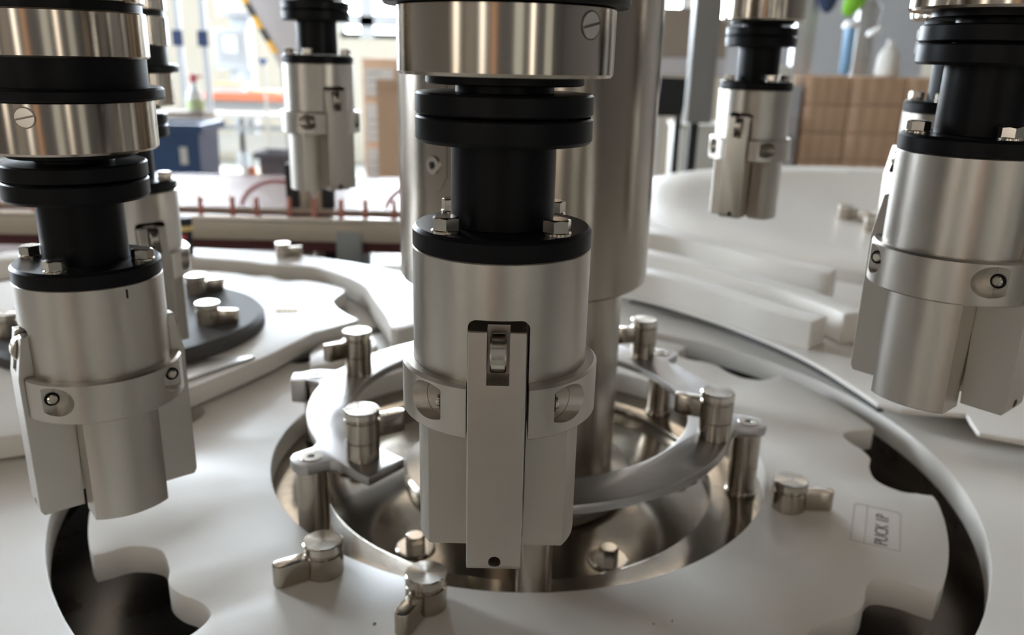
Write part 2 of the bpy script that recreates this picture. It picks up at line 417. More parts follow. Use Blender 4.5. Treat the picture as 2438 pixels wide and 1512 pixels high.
lathe('socket', [(0, .0009), (.0022, .0009), (.0022, .0002), (0, .0002)], 'rubber', cover, (0, 0, 0), n=6, axis='X').matrix_local = Matrix.Translation(on_cyl(.0819, -131, .2065)) @ Matrix.Rotation(R(-131), 4, 'Z')

# unseen turret disc the heads hang from, widened and blackened to shade the wheel
tur = lathe('turret_disc', [(0, .03), (.46, .03), (.46, 0), (0, 0)], 'black_paint', None, (HX, HY, Z0+.30), n=96)
tag(tur, 'dark round turret disc above the picture carrying the gripper heads', 'turret')

# ------------------------------------------------------------------ bracket ring halves on posts
ZB = Z0-.2309
def bracket(name, a0, a1, lobes, label):
    e = empty(name, (HX, HY, ZB)); tag(e, label, 'bracket', 'curved steel brackets round the centre column')
    def rout(a):
        r = .1468
        for l in lobes:
            d = R(((a-l+180) % 360)-180); rc, rho = .1570, .0122
            s = rc*math.sin(d)
            if abs(s) < rho and abs(d) < 1: r = max(r, rc*math.cos(d)+math.sqrt(rho*rho-s*s))
        # soft neck beside the lobes
        for l in lobes:
            d = abs(((a-l+180) % 360)-180)
            if 4.4 < d < 7.2: r = max(r, .1468+.0045*((7.2-d)/2.8)**2)
        return r
    n = int((a1-a0)/1.0); pts = [polc(rout(a0+(a1-a0)*i/n), a0+(a1-a0)*i/n) for i in range(n+1)]
    pts += [polc(.1172, a1-(a1-a0)*i/60) for i in range(61)]
    plate('bracket_plate', pts, -.0062, 0, 'bracket_steel', parent=e, bev=.0011)
    for l in lobes:
        x, y = polc(.157, l)
        p = lathe('post', [(0, -.0064), (.0096, -.0064), (.0096, -.0490), (.0106, -.0502), (.0106, -.0525), (0, -.0525)], 'turned_steel', e, (x, y, 0), n=40)
        s = lathe('countersunk_screw', [(0, .0001), (.0021, .0001), (.0026, .0006), (.0062, .0006), (.0066, .0002), (.0066, -.001), (0, -.001)], 'bright_steel', e, (x, y, 0), n=36)
        lathe('socket', [(0, .0004), (.0023, .0004), (.0023, 0), (0, 0)], 'rubber', s, n=6)
    return e
lbk = bracket('curved_bracket', -245, -126.2, (-142.8, -193.4), 'curved steel bracket with scalloped edge left of the front gripper head')
plate('tab', [polc(.160, 171.2), polc(.1715, 171.4), polc(.1755, 166.5), polc(.1660, 165.0)], -.0180, -.0003, 'bracket_steel', parent=lbk, bev=.0008)
bracket('curved_bracket', -104, 96, (-87, -11, 41), 'curved steel bracket sweeping right from behind the front gripper head')

# ------------------------------------------------------------------ clamp knobs
def stadium(l0, l1, wd, n=8):
    pts = [(l0, -wd), (l1, -wd)]+[(l1+wd*math.sin(math.pi*i/n), -wd*math.cos(math.pi*i/n)) for i in range(1, n)]+[(l1, wd), (l0, wd)]
    return pts
def clamp_knob(x, y, z, rz, label, post=0.0, group='steel clamp knobs with side levers', sc=1.0):
    e = empty('clamp_knob', (x, y, z), R(rz)); tag(e, label, 'clamp knob', group)
    h = post
    if post: lathe('stud', [(0, post-.0004), (.0102, post-.0004), (.0102, .0003), (0, .0003)], 'turned_steel', e, n=40)
    lathe('knob_body', [(0, h+.0140), (.0096, h+.0140), (.0096, h+.0130), (.0105, h+.0124), (.0105, h+.0004), (.0100, h), (0, h)], 'turned_steel', e, n=48)
    lathe('cap', [(0, h+.0194), (.0099, h+.0194), (.0106, h+.0188), (.0106, h+.0150), (.0100, h+.0141), (0, h+.0141)], 'knob_steel', e, n=48, ang=25)
    bm = bm_plate(stadium(.0060, .0232, .0043), h+.0003, h+.0128, bev=.0009)
    from_bm('lever', bm, 'turned_steel', e)
    if sc != 1.0: e.scale = (sc, sc, sc)
    return e
clamp_knob(*pol(.1893, -123.6), ZW, -147, 'steel clamp knob on star wheel with lever pointing left, beside front post')
clamp_knob(*pol(.1899, -104.3), ZW, -112, 'steel clamp knob on star wheel at bottom edge, lever pointing towards viewer')
clamp_knob(*pol(.1870, -24.8), ZW, -2, 'steel clamp knob on star wheel right of centre, beside the engraved label')
clamp_knob(*pol(.1330, -135.0), ZB, 34, 'tall steel clamp knob on left bracket nearest the front gripper head', .0125)
clamp_knob(*pol(.1365, -23.5), ZB, 152, 'tall steel clamp knob on right bracket, lever pointing back left', .0125)
clamp_knob(*pol(.1290, 161.0), ZB, -140, 'tall steel clamp knob on left bracket farther back, lever towards viewer', .0150)
clamp_knob(*pol(.1385, 43.5), ZB, -166, 'tall steel clamp knob at back of right bracket beside the column', .0125)

# ================================================================== GRIPPER HEADS
def slot_cutter(x0, x1, hw, ztop, zbot, rr=.003):
    """slot prism (axis X) with rounded top corners"""
    prof = [(-hw, zbot), (hw, zbot)]
    prof += [(hw-rr+rr*math.cos(R(a)), ztop-rr+rr*math.sin(R(a))) for a in range(0, 91, 15)]
    prof += [(-hw+rr+rr*math.cos(R(a)), ztop-rr+rr*math.sin(R(a))) for a in range(90, 181, 15)]
    bm = bmesh.new(); A = [bm.verts.new((x0, y, z)) for y, z in prof]; B = [bm.verts.new((x1, y, z)) for y, z in prof]
    bm.faces.new(A); bm.faces.new(B[::-1])
    for i in range(len(prof)):
        j = (i+1) % len(prof); bm.faces.new((A[i], B[i], B[j], A[j]))
    return bm
def flip(bm):
    for v in bm.verts: v.co.x *= -1; v.co.y *= -1
    return bm
PIN_X, PIN_Z = .0248, -.0472
def both(fn): return [fn(), flip(fn())]
def make_head():
    root = empty('gripper_head', (0, 0, 0))
    b = lathe('body', [(0, 0), (.0296, 0), (.03, -.0004), (.03, -.0574), (.0285, -.0574), (.0285, -.1062), (.0281, -.1066), (0, -.1066)], 'anodised', root, n=128)
    cut(b, both(lambda: bm_box(bmesh.new(), .0157, .06, -.05, .05, -.2, -.05745))
        + both(lambda: slot_cutter(.006, .06, .0098, -.0180, -.0600))
        + both(lambda: bm_box(bmesh.new(), .006, .0158, -.0097, .0097, -.1072, -.0595))
        + [bm_lathe([(0, s*.0184), (.0064, s*.0184), (.0064, s*.06), (0, s*.06)], 40, None, 'Y', (d*PIN_X, 0, PIN_Z)) for s in (1, -1) for d in (1, -1)])
    rg = lathe('clamp_ring', [(.0301, -.0391), (.0330, -.0391), (.034, -.0401), (.034, -.0568), (.0334, -.0574), (.0301, -.0574), (.0301, -.0391)], 'anodised', root, n=128)
    cut(rg, both(lambda: bm_box(bmesh.new(), .01, .06, -.0100, .0100, -.08, -.03))
        + [bm_lathe([(0, s*.0184), (.0064, s*.0184), (.0064, s*.06), (0, s*.06)], 40, None, 'Y', (d*PIN_X, 0, PIN_Z)) for s in (1, -1) for d in (1, -1)])
    # two jaws
    for d in (1, -1):
        prof = [(.0120, -.0212), (.0312, -.0212), (.0345, -.0400), (.0345, -.1026), (.0332, -.1049), (.0165, -.1049), (.0150, -.060), (.0120, -.058)]
        bm = bmesh.new(); A = [bm.verts.new((x, -.0095, z)) for x, z in prof]; B = [bm.verts.new((x, .0088, z)) for x, z in prof]
        bm.faces.new(A); bm.faces.new(B[::-1])
        for i in range(len(prof)):
            j = (i+1) % len(prof); bm.faces.new((A[i], B[i], B[j], A[j]))
        bmesh.ops.recalc_face_normals(bm, faces=bm.faces); bm_bevel(bm, .0003, 1, 12)
        if d < 0: flip(bm)
        j = from_bm('jaw', bm, 'anodised', root, ang=20)
        cs_ = [bm_box(bmesh.new(), .0235, .06, -.0036, .0036, -.0379, 0), bm_lathe([(0, .02), (.0021, .02), (.0021, .06), (0, .06)], 24, None, 'X', (0, 0, -.1014))]
        if d < 0: cs_ = [flip(c) for c in cs_]
        cut(j, cs_)
        rl = [(.0028, -.0026), (.0058, -.0026), (.0064, -.0021), (.0064, .0021), (.0058, .0026), (.0028, .0026), (.0028, -.0026)]
        lathe('roller', rl, 'bright_steel', j, n=40, axis='Y', center=(d*.0283, 0, -.0290))
        for s in (1, -1):
            lathe('hinge_pin', [(0, s*.0178), (.0020, s*.0178), (.0020, s*.0196), (.0015, s*.0200), (0, s*.0200)], 'bright_steel', j, n=24, axis='Y', center=(d*PIN_X, 0, PIN_Z))
            lathe('circlip', [(.0021, s*.0185), (.0030, s*.0185), (.0030, s*.0188), (.0021, s*.0188), (.0021, s*.0185)], 'black_anodised', j, n=24, axis='Y', center=(d*PIN_X, 0, PIN_Z))
    # black flange, neck and coupling flanges
    lathe('base_flange', [(0, .0070), (.0288, .0070), (.03, .0058), (.03, .0003), (0, .0003)], 'black_anodised', root, n=128)
    lathe('neck', [(0, .035), (.0172, .035), (.0172, .0072), (.0, .0072)], 'black_anodised', root, n=96)
    lathe('coupling_flange', [(0, .0421), (.0280, .0421), (.0286, .0415), (.0286, .0352), (.0277, .0341), (0, .0341)], 'black_anodised', root, n=128)
    lathe('coupling_flange', [(0, .0494), (.0279, .0494), (.0286, .0487), (.0286, .0434), (.0280, .0428), (0, .0428)], 'black_anodised', root, n=128)
    lathe('coupling_core', [(0, .0529), (.0158, .0529), (.0158, .0420), (0, .0420)], 'black_anodised', root, n=64)
    lathe('black_disc', [(0, .0546), (.0253, .0546), (.0253, .0522), (.0246, .0518), (0, .0518)], 'black_anodised', root, n=96)
    # steel collars and black sleeves of the spindle
    lathe('steel_collar', [(0, .0748), (.0336, .0748), (.0342, .0743), (.0342, .0555), (.0334, .0545), (0, .0545)], 'turned_steel', root, n=128)
    lathe('sleeve_rim', [(0, .0798), (.0375, .0798), (.0385, .0788), (.0385, .0758), (.0378, .0749), (0, .0749)], 'black_anodised', root, n=128)
    lathe('black_sleeve', [(0, .0908), (.0326, .0908), (.0326, .0799), (0, .0799)], 'black_anodised', root, n=96)
    lathe('steel_collar', [(0, .1086), (.0336, .1086), (.0342, .1080), (.0342, .0918), (.0334, .0909), (0, .0909)], 'turned_steel', root, n=128)
    lathe('black_sleeve', [(0, .1118), (.0330, .1118), (.0330, .1087), (0, .1087)], 'black_anodised', root, n=96)
    lathe('steel_collar', [(0, .1330), (.0336, .1330), (.0342, .1324), (.0342, .1125), (.0334, .1119), (0, .1119)], 'turned_steel', root, n=128)
    # slotted screw in the lower collar
    sc = lathe('slotted_screw', [(0, .0003), (.0036, .0003), (.0038, .0001), (.0038, -.002), (0, -.002)], 'bright_steel', root, n=32, axis='X')
    sc.location = on_cyl(.0341, 0, .0693)
    bx = box('screw_slot', (.0001, .0005, -.0034, .0034, -.00035, .00035), 'base_steel', sc)
    bx.rotation_euler = (R(12), 0, 0)
    lathe('screw_gap', [(.0037, .0002), (.0041, .0002), (.0041, -.001), (.0037, -.001), (.0037, .0002)], 'base_steel', sc, n=32, axis='X')
    hx = None
    for k in range(4):
        o = from_bm('hex_bolt', bm_hex(.0080, .0012, .0052, .0005), 'bright_steel', root, None, 0, ang=18) if hx is None else hx.copy()
        if hx is None: hx = o
        else: COL.objects.link(o); o.parent = root
        o['k'] = k
        wsh = lathe('spring_washer', [(.0026, .0013), (.0042, .0013), (.0047, .0009), (.0047, .0001), (.0026, .0001), (.0026, .0013)], 'bright_steel', o, n=28)
    return root
def dress(root, bolt_off, screw_deg, hexrot=0):
    for ch in root.children:
        n = ch.name.split('.')[0]
        if n == 'hex_bolt':
            a = R(45+90*ch['k']+bolt_off); ch.location = (.0247*math.cos(a), .0247*math.sin(a), .0070); ch.rotation_euler = (0, 0, a+R(hexrot+17*ch['k']))
        if n == 'slotted_screw':
            ch.location = on_cyl(.0341, screw_deg, .0693); ch.rotation_euler = (0, 0, R(screw_deg))
GH = 'two-jaw gripper heads hanging round the turret'
ZBF = -.0601
HEADS = [  # x, y, lift, jaw direction, bolt offset, screw, label
    (-.0040, .2725, 0.0, -90, 0, 46, 'aluminium gripper head in front centre with jaw and roller facing the viewer'),
    (-.1869, .3503, -.0351, -140, 4, 53, 'aluminium gripper head at left front, lowest of all, with three bolts showing'),
    (.1907, .3475, .0270, -50, 2, 160, 'aluminium gripper head cut off by right picture edge'),
    (-.2565, .5443, -.0290, -44, 0, 120, 'aluminium gripper head half hidden behind the left front head'),
    (-.1721, .7397, .0513, -52, 0, 150, 'aluminium gripper head in the background left of the column, above the conveyor'),
    (.2018, .7240, .0387, -124, 0, 150, 'aluminium gripper head in the background right of the column, above the white table'),
    (.2740, .5310, .0330, 0, 0, 150, 'gripper head hidden behind the head at right edge, only flange showing'),
]
proto = make_head()
heads = [proto]+[copy_tree(proto) for _ in HEADS[1:]]
for o, (x, y, dz, ps, bo, sd, lb) in zip(heads, HEADS):
    o.location = (x, y, Z0+ZBF+dz); o.rotation_euler = (0, 0, R(ps)); tag(o, lb, 'gripper head', GH); dress(o, bo, sd)
    top = .30-ZBF-dz
    lathe('spindle', [(0, top), (.024, top), (.024, .1331), (0, .1331)], 'turned_steel', o, n=48)
# witness mark scribed on the left front head
lh = heads[1]
bm = bm_box(bmesh.new(), .0299, .0302, -.0004, .0004, -.0056, -.0018)
mk = from_bm('witness_mark', bm, 'rubber', lh, (0, 0, 0), R(-36+140))

# ================================================================== INFEED SIDE (left) AND GUIDES
ZI = Z0-.248
inf = empty('infeed_plate', (0, 0, ZI)); tag(inf, 'white plastic infeed plate with notched edge under the dark round hub', 'guide plate')
near = spline([(-.1842, .7212), (-.1948, .6945), (-.2077, .6609), (-.2247, .6249), (-.2368, .6013), (-.2487, .5808), (-.275, .545)], 4)
rest = [(-.325, .500), (-.38, .475), (-.46, .50), (-.53, .61), (-.57, .68), (-.585, .77), (-.56, .87), (-.50, .93), (-.44, .95), (-.3875, .9426)]
top_ = spline([(-.3257, .9303), (-.300, .9190), (-.2829, .9208), (-.2584, .9024), (-.2377, .9055), (-.2053, .8899), (-.1834, .8735), (-.1884, .8318), (-.1808, .8063), (-.1640, .7800), (-.1500, .7650)], 5)
plate('plate_body', near+rest+top_, -.0160, 0, 'white_plastic', parent=inf, bev=.0012)
tp = plate('transfer_plate', [(-.176, .712), (-.1800, .690), (-.1717, .6560), (-.1526, .6711), (-.1350, .6920), (-.1230, .7150), (-.1300, .7400), (-.1420, .7560), (-.155, .745)], -.0160, -.0085, 'white_plastic', loc=(0, 0, ZI), bev=.001)
tag(tp, 'small white transfer plate between infeed plate and left bracket', 'guide plate')
st = box('yellow_sticker', (-.012, .012, -.0065, .0065, .00001, .0003), 'sticker_yellow', inf, (-.2260, .7880, 0), R(8))
for k in range(4): box('sticker_print', (-.009+k*.005, -.006+k*.005, -.002, .0022, .0003, .0005), 'hazard_black', st)
sd = lathe('infeed_hub_disc', [(0, .0126), (.1150, .0126), (.1190, .0090), (.1190, .0002), (0, .0002)], 'disc_grey', None, (-.352, .720, ZI), n=128)
tag(sd, 'dark grey round hub disc lying on the white infeed plate', 'hub disc')
clamp_knob(-.2745, .7065, ZI+.0127, 2, 'steel clamp knob on dark hub disc, lever pointing right, nearer one')
clamp_knob(-.3200, .8000, ZI+.0127, 35, 'steel clamp knob on dark hub disc, farther back behind hanging head')
clamp_knob(-.4300, .6600, ZI+.0127, 20, 'steel clamp knob on dark hub disc at left picture edge')
gf = plate('guide_finger', [(-.268, .640), (-.2165, .6520), (-.258, .590)], 0.0002, .0022, 'bracket_steel', loc=(0, 0, ZI), bev=.0004)
tag(gf, 'thin pointed steel guide finger beside left front gripper head', 'guide finger')
# crescent outer guide behind the infeed plate
ZG = Z0-.240
cg = empty('crescent_guide', (0, 0, ZG)); tag(cg, 'bright white crescent guide plate behind the infeed plate', 'guide plate')
go = [(-.62, .975), (-.50, 1.010), (-.4121, 1.0191), (-.3516, 1.0136), (-.2734, .9985), (-.2161, .9753), (-.1691, .950), (-.1375, .927)]
go2 = [(-.1182, .9095), (-.120, .896), (-.095, .890), (-.03, .885), (0, .86), (0, .80), (-.03, .765), (-.075, .742), (-.1040, .7120)]
gi = [(-.1116, .7186), (-.1203, .750), (-.1420, .8080), (-.1670, .8690), (-.2309, .9330), (-.2774, .940), (-.3206, .9552), (-.3765, .9658), (-.46, .975), (-.62, .93)]
plate('plate_body', spline(go, 4)+go2+spline(gi, 4), -.0240, 0, 'white_plastic', parent=cg, bev=.0014)
sq = bmesh.new()
zz = [(-.030, .000), (-.018, .006), (-.012, -.002), (.000, .005), (.008, -.003), (.018, .003), (.030, .000)]
tube('pen_mark', [(-.355+a, .9900+b*.6, .0003) for a, b in zz], .0009, 'ink_blue', cg, n=5); sq.free()
clamp_knob(-.2838, .9880, ZG, 25, 'steel clamp knob on the white crescent guide below the conveyor', sc=.85)

# ================================================================== OUTFEED SIDE (right)
ZL = Z0-.250
line = [(.1305, .8789), (.1613, .8537), (.1887, .8206), (.2135, .787), (.2348, .7494), (.2536, .7126), (.2685, .6726), (.2795, .6253), (.286, .5915)]
led = plate('outfeed_ledge', spline(line, 4)+[(.300, .580), (.346, .575), (.338, .542), (.420, .505), (.62, .50), (.70, .68), (.60, .80), (.33, 1.02), (.18, 1.12), (.10, 1.12), (.085, .93)], -.0040, 0, 'white_plastic', loc=(0, 0, ZL), bev=.0015)
def offset(pts, d):
    out = []
    for i, p in enumerate(pts):
        a = Vector(pts[max(0, i-1)]); b = Vector(pts[min(len(pts)-1, i+1)]); t = (b-a).normalized(); n = Vector((-t.y, t.x))
        out.append((p[0]+n.x*d, p[1]+n.y*d))
    return out
_l = spline(line, 4)
plate('edge_strip', offset(_l, .0006)+offset(_l, .006)[::-1], -.0078, -.0041, 'dark_plastic', parent=led)
for x, y in ((.36, .66), (.45, .56), (.42, .80), (.20, 1.0)): lathe('stand_off', [(0, -.0041), (.012, -.0041), (.012, -.0164), (0, -.0164)], 'white_plastic', led, (x, y, 0), n=20)
tag(led, 'white ledge plate curving along the right side of the star wheel', 'guide plate')
def offset(pts, d):
    out = []
    for i, p in enumerate(pts):
        a = Vector(pts[max(0, i-1)]); b = Vector(pts[min(len(pts)-1, i+1)]); t = (b-a).normalized(); n = Vector((-t.y, t.x))
        out.append((p[0]+n.x*d, p[1]+n.y*d))
    return out
def rail(name, pts, wd, z0, z1, label, end=True):
    s = spline(pts, 5); o2 = offset(s, wd)
    o = plate(name, s+o2[::-1], z0, z1, 'white_plastic', loc=(0, 0, Z0), bev=.0035)
    tag(o, label, 'guide rail', 'curved white guide rails right of the column')
rail('guide_rail', [(.1200, .8900), (.1290, .8830), (.1623, .8557), (.1900, .8226), (.2150, .7890), (.2380, .7514), (.2560, .7280), (.2720, .7110)], .030, -.2498, -.2230, 'curved white guide rail nearest the star wheel, lowest of three')
rail('guide_rail', [(.1400, .9700), (.1780, .9330), (.2150, .8900), (.2480, .8450), (.2760, .8050), (.3000, .7550), (.3080, .7300)], .030, -.2498, -.2200, 'middle curved white guide rail between two others')
rail('guide_rail', [(.1500, 1.0600), (.2080, 1.0300), (.2500, .9760), (.2870, .9160), (.3250, .8700), (.3400, .8580)], .034, -.2498, -.2140, 'rear curved white guide rail in front of the round table')
bt = empty('round_table_disc', (.800, 1.459, Z0-.240)); tag(bt, 'large round white table disc behind the guide rails at right', 'table disc')
lathe('table_body', [(0, -.004), (.46, -.004), (.475, 0), (.600, 0), (.604, -.002), (.604, -.024), (0, -.024)], 'white_plastic', bt, n=160)
plate('table_slot', [(-.02, .478), (.16, .470), (.16, .492), (-.02, .500)], -.001, .0004, 'engraving_soft', parent=bt)
lathe('table_foot', [(0, -.0241), (.30, -.0241), (.30, -.0785), (0, -.0785)], 'base_steel', bt, n=48)
clamp_knob(.5490, 1.3600, Z0-.2440, 30, 'steel clamp knob on the round white table, leftmost of three', sc=1.15)
clamp_knob(.5950, 1.3300, Z0-.2440, 160, 'steel clamp knob on the round white table, behind head at right edge', sc=1.15)
clamp_knob(.5500, 1.2550, Z0-.2440, 60, 'steel clamp knob on the round white table nearest the guide rails', sc=1.15)

# ================================================================== CONVEYOR behind
cv = empty('peg_conveyor', (0, 1.2, ZW-.052)); tag(cv, 'cream conveyor with upright copper pegs running behind the machine', 'conveyor')
zb = ZW-.052
def cz(z): return z-zb
box('front_rail', (-1.25, .03, -.012, .000, cz(.984), cz(1.0115)), 'rail_cream', cv, bev=.0015)
box('top_strip', (-1.25, .03, -.010, .004, cz(1.0118), cz(1.0185)), 'rail_steel', cv, bev=.001)
box('rear_rail', (-1.25, .03, .060, .072, cz(.984), cz(1.0185)), 'rail_cream', cv, bev=.0015)
box('belt', (-1.25, .03, .0045, .0595, cz(.990), cz(1.0125)), 'maroon_belt', cv)
box('lower_belt', (-1.25, .03, .0, .06, cz(.966), cz(.9815)), 'maroon_belt', cv)
for x in (-1.1, -.62, -.243, -.02): box('support', (x-.018, x+.018, -.016, .066, .0003, cz(1.0005)), 'bench_grey', cv, bev=.001)
pg = None
for k, x in enumerate((-.83, -.772, -.715, -.657, -.60, -.53, -.466, -.420, -.383, -.335, -.297, -.258, -.221, -.179, -.13, -.08)):
    if pg is None: pg = lathe('peg', [(0, cz(1.0445)), (.0022, cz(1.0445)), (.0036, cz(1.0430)), (.0036, cz(1.0128)), (0, cz(1.0128))], 'copper_pin', cv, (x, .010, 0), n=14)
    else:
        o = pg.copy(); COL.objects.link(o); o.location = (x, .010+.004*(k % 2), 0)
for x in (-.610, -.594): lathe('rail_screw', [(0, 0), (.0035, 0), (.0035, -.003), (0, -.003)], 'bright_steel', cv, (x, -.0125, cz(.998)), n=14, axis='Y')
gd = empty('clear_guard', (0, 1.300, ZW-.052)); tag(gd, 'clear pinkish plastic guard with red arcs behind the copper pegs', 'guard')
box('sheet', (-1.2, .03, 0, .003, .0003, cz(1.0640)), 'pink_guard', gd)
for xc in (-.375, -.145, -.60):
    pts = [(xc+.062*math.cos(R(a)), -.002, cz(1.003)+.052*math.sin(R(a))) for a in range(15, 166, 10)]
    bm = bmesh.new(); bm_tube(pts, .0035, 6, bm); from_bm('red_arc', bm, 'pink_mark', gd)
sb = empty('sensor_bracket', (-.318, 1.284, ZW-.052)); tag(sb, 'black sensor bracket with two brass tubes below the rear left head', 'bracket')
for x in (-.030, .026): box('black_block', (x-.0085, x+.0085, -.008, .008, .0003, cz(1.085)), 'black_paint', sb, bev=.001)
for x in (-.011, .010): lathe('brass_tube', [(0, cz(1.085)), (.0095, cz(1.085)), (.0095, .0003), (0, .0003)], 'rail_cream', sb, (x, .004, 0), n=20)
hn = empty('indicator_button', (-.400, .985, Z0-.240)); tag(hn, 'small black and yellow button with red tip beside the rear gripper head', 'button')
lathe('button_stem', [(0, .030), (.007, .030), (.007, .0002), (0, .0002)], 'black_paint', hn, n=24)
lathe('button_ring', [(0, .036), (.009, .036), (.009, .0302), (0, .0302)], 'sticker_yellow', hn, n=24)
lathe('button_cap', [(0, .046), (.008, .046), (.008, .0362), (0, .0362)], 'black_paint', hn, n=24)
box('red_dot', (-.002, .004, -.0096, -.0091, .020, .026), 'red_plastic', hn)

# ================================================================== BACKGROUND OF THE HALL
def bin_(name, x, y, hw0, hw1, hd, h, m, label, cat):
    e = empty(name, (x, y, 0)); tag(e, label, cat)
    bm = bmesh.new(); A = [bm.verts.new(v) for v in ((-hw0, -hd*.8, 0), (hw0, -hd*.8, 0), (hw0, hd*.8, 0), (-hw0, hd*.8, 0))]
    B = [bm.verts.new(v) for v in ((-hw1, -hd, h), (hw1, -hd, h), (hw1, hd, h), (-hw1, hd, h))]
    C_ = [bm.verts.new((v.co.x*.93, v.co.y*.93, h)) for v in B]; D_ = [bm.verts.new((v.co.x*.9, v.co.y*.9, .03)) for v in A]
    bm.faces.new(A[::-1]); bm.faces.new(D_)
    for P, Q in ((A, B), (B, C_), (C_, D_)):
        for i in range(4): bm.faces.new((P[i], P[(i+1) % 4], Q[(i+1) % 4], Q[i]))
    from_bm('bin_body', bm, m, e, sm=False)
    rm = bmesh.new(); hw, t = hw1+.025, .03
    bm_box(rm, -hw, hw, -hd-.02, -hd, h-t, h+.004); bm_box(rm, -hw, hw, hd, hd+.02, h-t, h+.004)
    bm_box(rm, -hw, -hw1, -hd, hd, h-t, h+.004); bm_box(rm, hw1, hw, -hd, hd, h-t, h+.004)
    from_bm('bin_rim', rm, m, e, sm=False)
    return e
b_ = bin_('waste_bin', -1.440, 3.6, .100, .118, .12, .952, 'bin_blue', 'dark blue plastic waste bin on the hall floor at left', 'bin')
box('bin_label', (.035, .065, -.124, -.116, .79, .86), 'paper_white', b_)
bin_('dark_crate', -1.37, 4.8, .075, .085, .10, .70, 'cloth_grey', 'dark crate on the hall floor beside the orange cone', 'crate')
co = empty('traffic_cone', (-1.445, 4.53, 0)); tag(co, 'orange traffic cone standing by the dark crate', 'cone')
lathe('cone_body', [(0, .650), (.018, .645), (.125, .03), (0, .03)], 'orange_plastic', co, n=24)
lathe('cone_band', [(.066, .38), (.0685, .38), (.084, .29), (.0815, .29)], 'paper_white', co, n=24)
box('cone_base', (-.15, .15, -.15, .15, 0, .03), 'orange_plastic', co, bev=.005)
# gusset panel with hazard tape
gp = empty('gusset_guard', (0, 5.5, 0)); tag(gp, 'grey slanted machine panel edged with yellow and black hazard tape', 'panel')
P0, P1 = Vector((-2.10, 2.20)), Vector((-1.522, 1.155))
bm = bmesh.new(); pr = [(-2.10, 2.20), (-1.30, 2.20), (-1.30, 0), (-1.50, 0), (-1.522, 1.155)]
A = [bm.verts.new((x, 0, z)) for x, z in pr]; B = [bm.verts.new((x, .05, z)) for x, z in pr]
bm.faces.new(A); bm.faces.new(B[::-1])
for i in range(5): bm.faces.new((A[i], B[i], B[(i+1) % 5], A[(i+1) % 5]))
from_bm('panel_body', bm, 'panel_grey', gp, sm=False)
d = (P1-P0).normalized(); n_ = Vector((-d.y, d.x)); 
if n_.x < 0: n_ = -n_
L_ = (P1-P0).length*.92; nseg = 26
for k in range(nseg):
    q = [P0+d*(L_*(k+f)/nseg)+n_*s for f, s in ((0, 0), (1, 0), (1.45, .035), (.45, .035))]
    bm = bmesh.new(); A = [bm.verts.new((v.x, -.003, v.y)) for v in q]; B = [bm.verts.new((v.x, -.0002, v.y)) for v in q]
    bm.faces.new(A); bm.faces.new(B[::-1])
    for i in range(4): bm.faces.new((A[i], B[i], B[(i+1) % 4], A[(i+1) % 4]))
    from_bm('tape_stripe', bm, 'hazard_yellow' if (k//2) % 2 == 0 else 'hazard_black', gp, sm=False)
# operator panel on a post
hm = empty('operator_panel', (-2.16, 6.5, 0)); tag(hm, 'grey operator panel with pale screen on a post against the cream wall', 'operator panel')
box('post', (-.03, .03, .02, .08, 0, 1.12), 'cabinet_grey', hm)
box('housing', (-.135, .125, -.02, .10, 1.11, 1.405), 'cabinet_grey', hm, bev=.008)
box('screen_bezel', (-.09, .085, -.026, -.0201, 1.17, 1.375), 'screen_frame', hm)
box('screen', (-.052, .052, -.030, -.0262, 1.235, 1.355), 'screen_pale', hm)
uc = empty('upper_cabinet', (-2.12, 6.6, 0)); tag(uc, 'pale grey cabinet above the operator panel', 'cabinet')
box('cabinet_body', (-.17, .22, 0, .3, 1.50, 2.2), 'cabinet_grey', uc, bev=.01); box('cabinet_door', (-.10, .20, -.012, -.0003, 1.53, 1.62), 'wall_paint', uc)
box('cabinet_column', (-.10, .04, .1, .2, 0, 1.5), 'cabinet_grey', uc)
# blue triangular sign hung on the wall panel
sg = empty('blue_sign', (-1.625, 5.47, 0)); tag(sg, 'small blue triangular sign below the hazard tape', 'sign')
bm = bmesh.new(); pr = [(-.034, 1.205), (.034, 1.205), (0, 1.158)]
A = [bm.verts.new((x, 0, z)) for x, z in pr]; B = [bm.verts.new((x, .006, z)) for x, z in pr]; bm.faces.new(A); bm.faces.new(B[::-1])
for i in range(3): bm.faces.new((A[i], B[i], B[(i+1) % 3], A[(i+1) % 3]))
from_bm('sign_face', bm, 'sign_blue', sg, sm=False); box('sign_post', (-.008, .008, .0065, .02, 0, 1.20), 'bench_white', sg)
# work bench with legs, shelf and hose
be = empty('work_bench', (-1.83, 5.6, 0)); tag(be, 'white work bench with grey frame behind the blue bin', 'bench')
box('bench_top', (-.42, .36, -.05, .5, .825, .855), 'bench_white', be)
box('front_beam', (-.42, .36, -.02, .02, .745, .775), 'bench_grey', be); box('front_panel', (-.42, .36, 0, .02, .60, .72), 'bench_white', be)
for x in (-.40, -.02, .33): box('leg', (x, x+.03, 0, .03, 0, .825), 'bench_grey', be)
box('lower_shelf', (-.42, .36, 0, .45, .40, .44), 'wood', be)
tube('hose', [(-.34+.07*k, -.03, .52-.10*math.sin(min(1, k/3)*1.57)+.02*max(0, k-6)) for k in range(10)], .009, 'bench_grey', be)
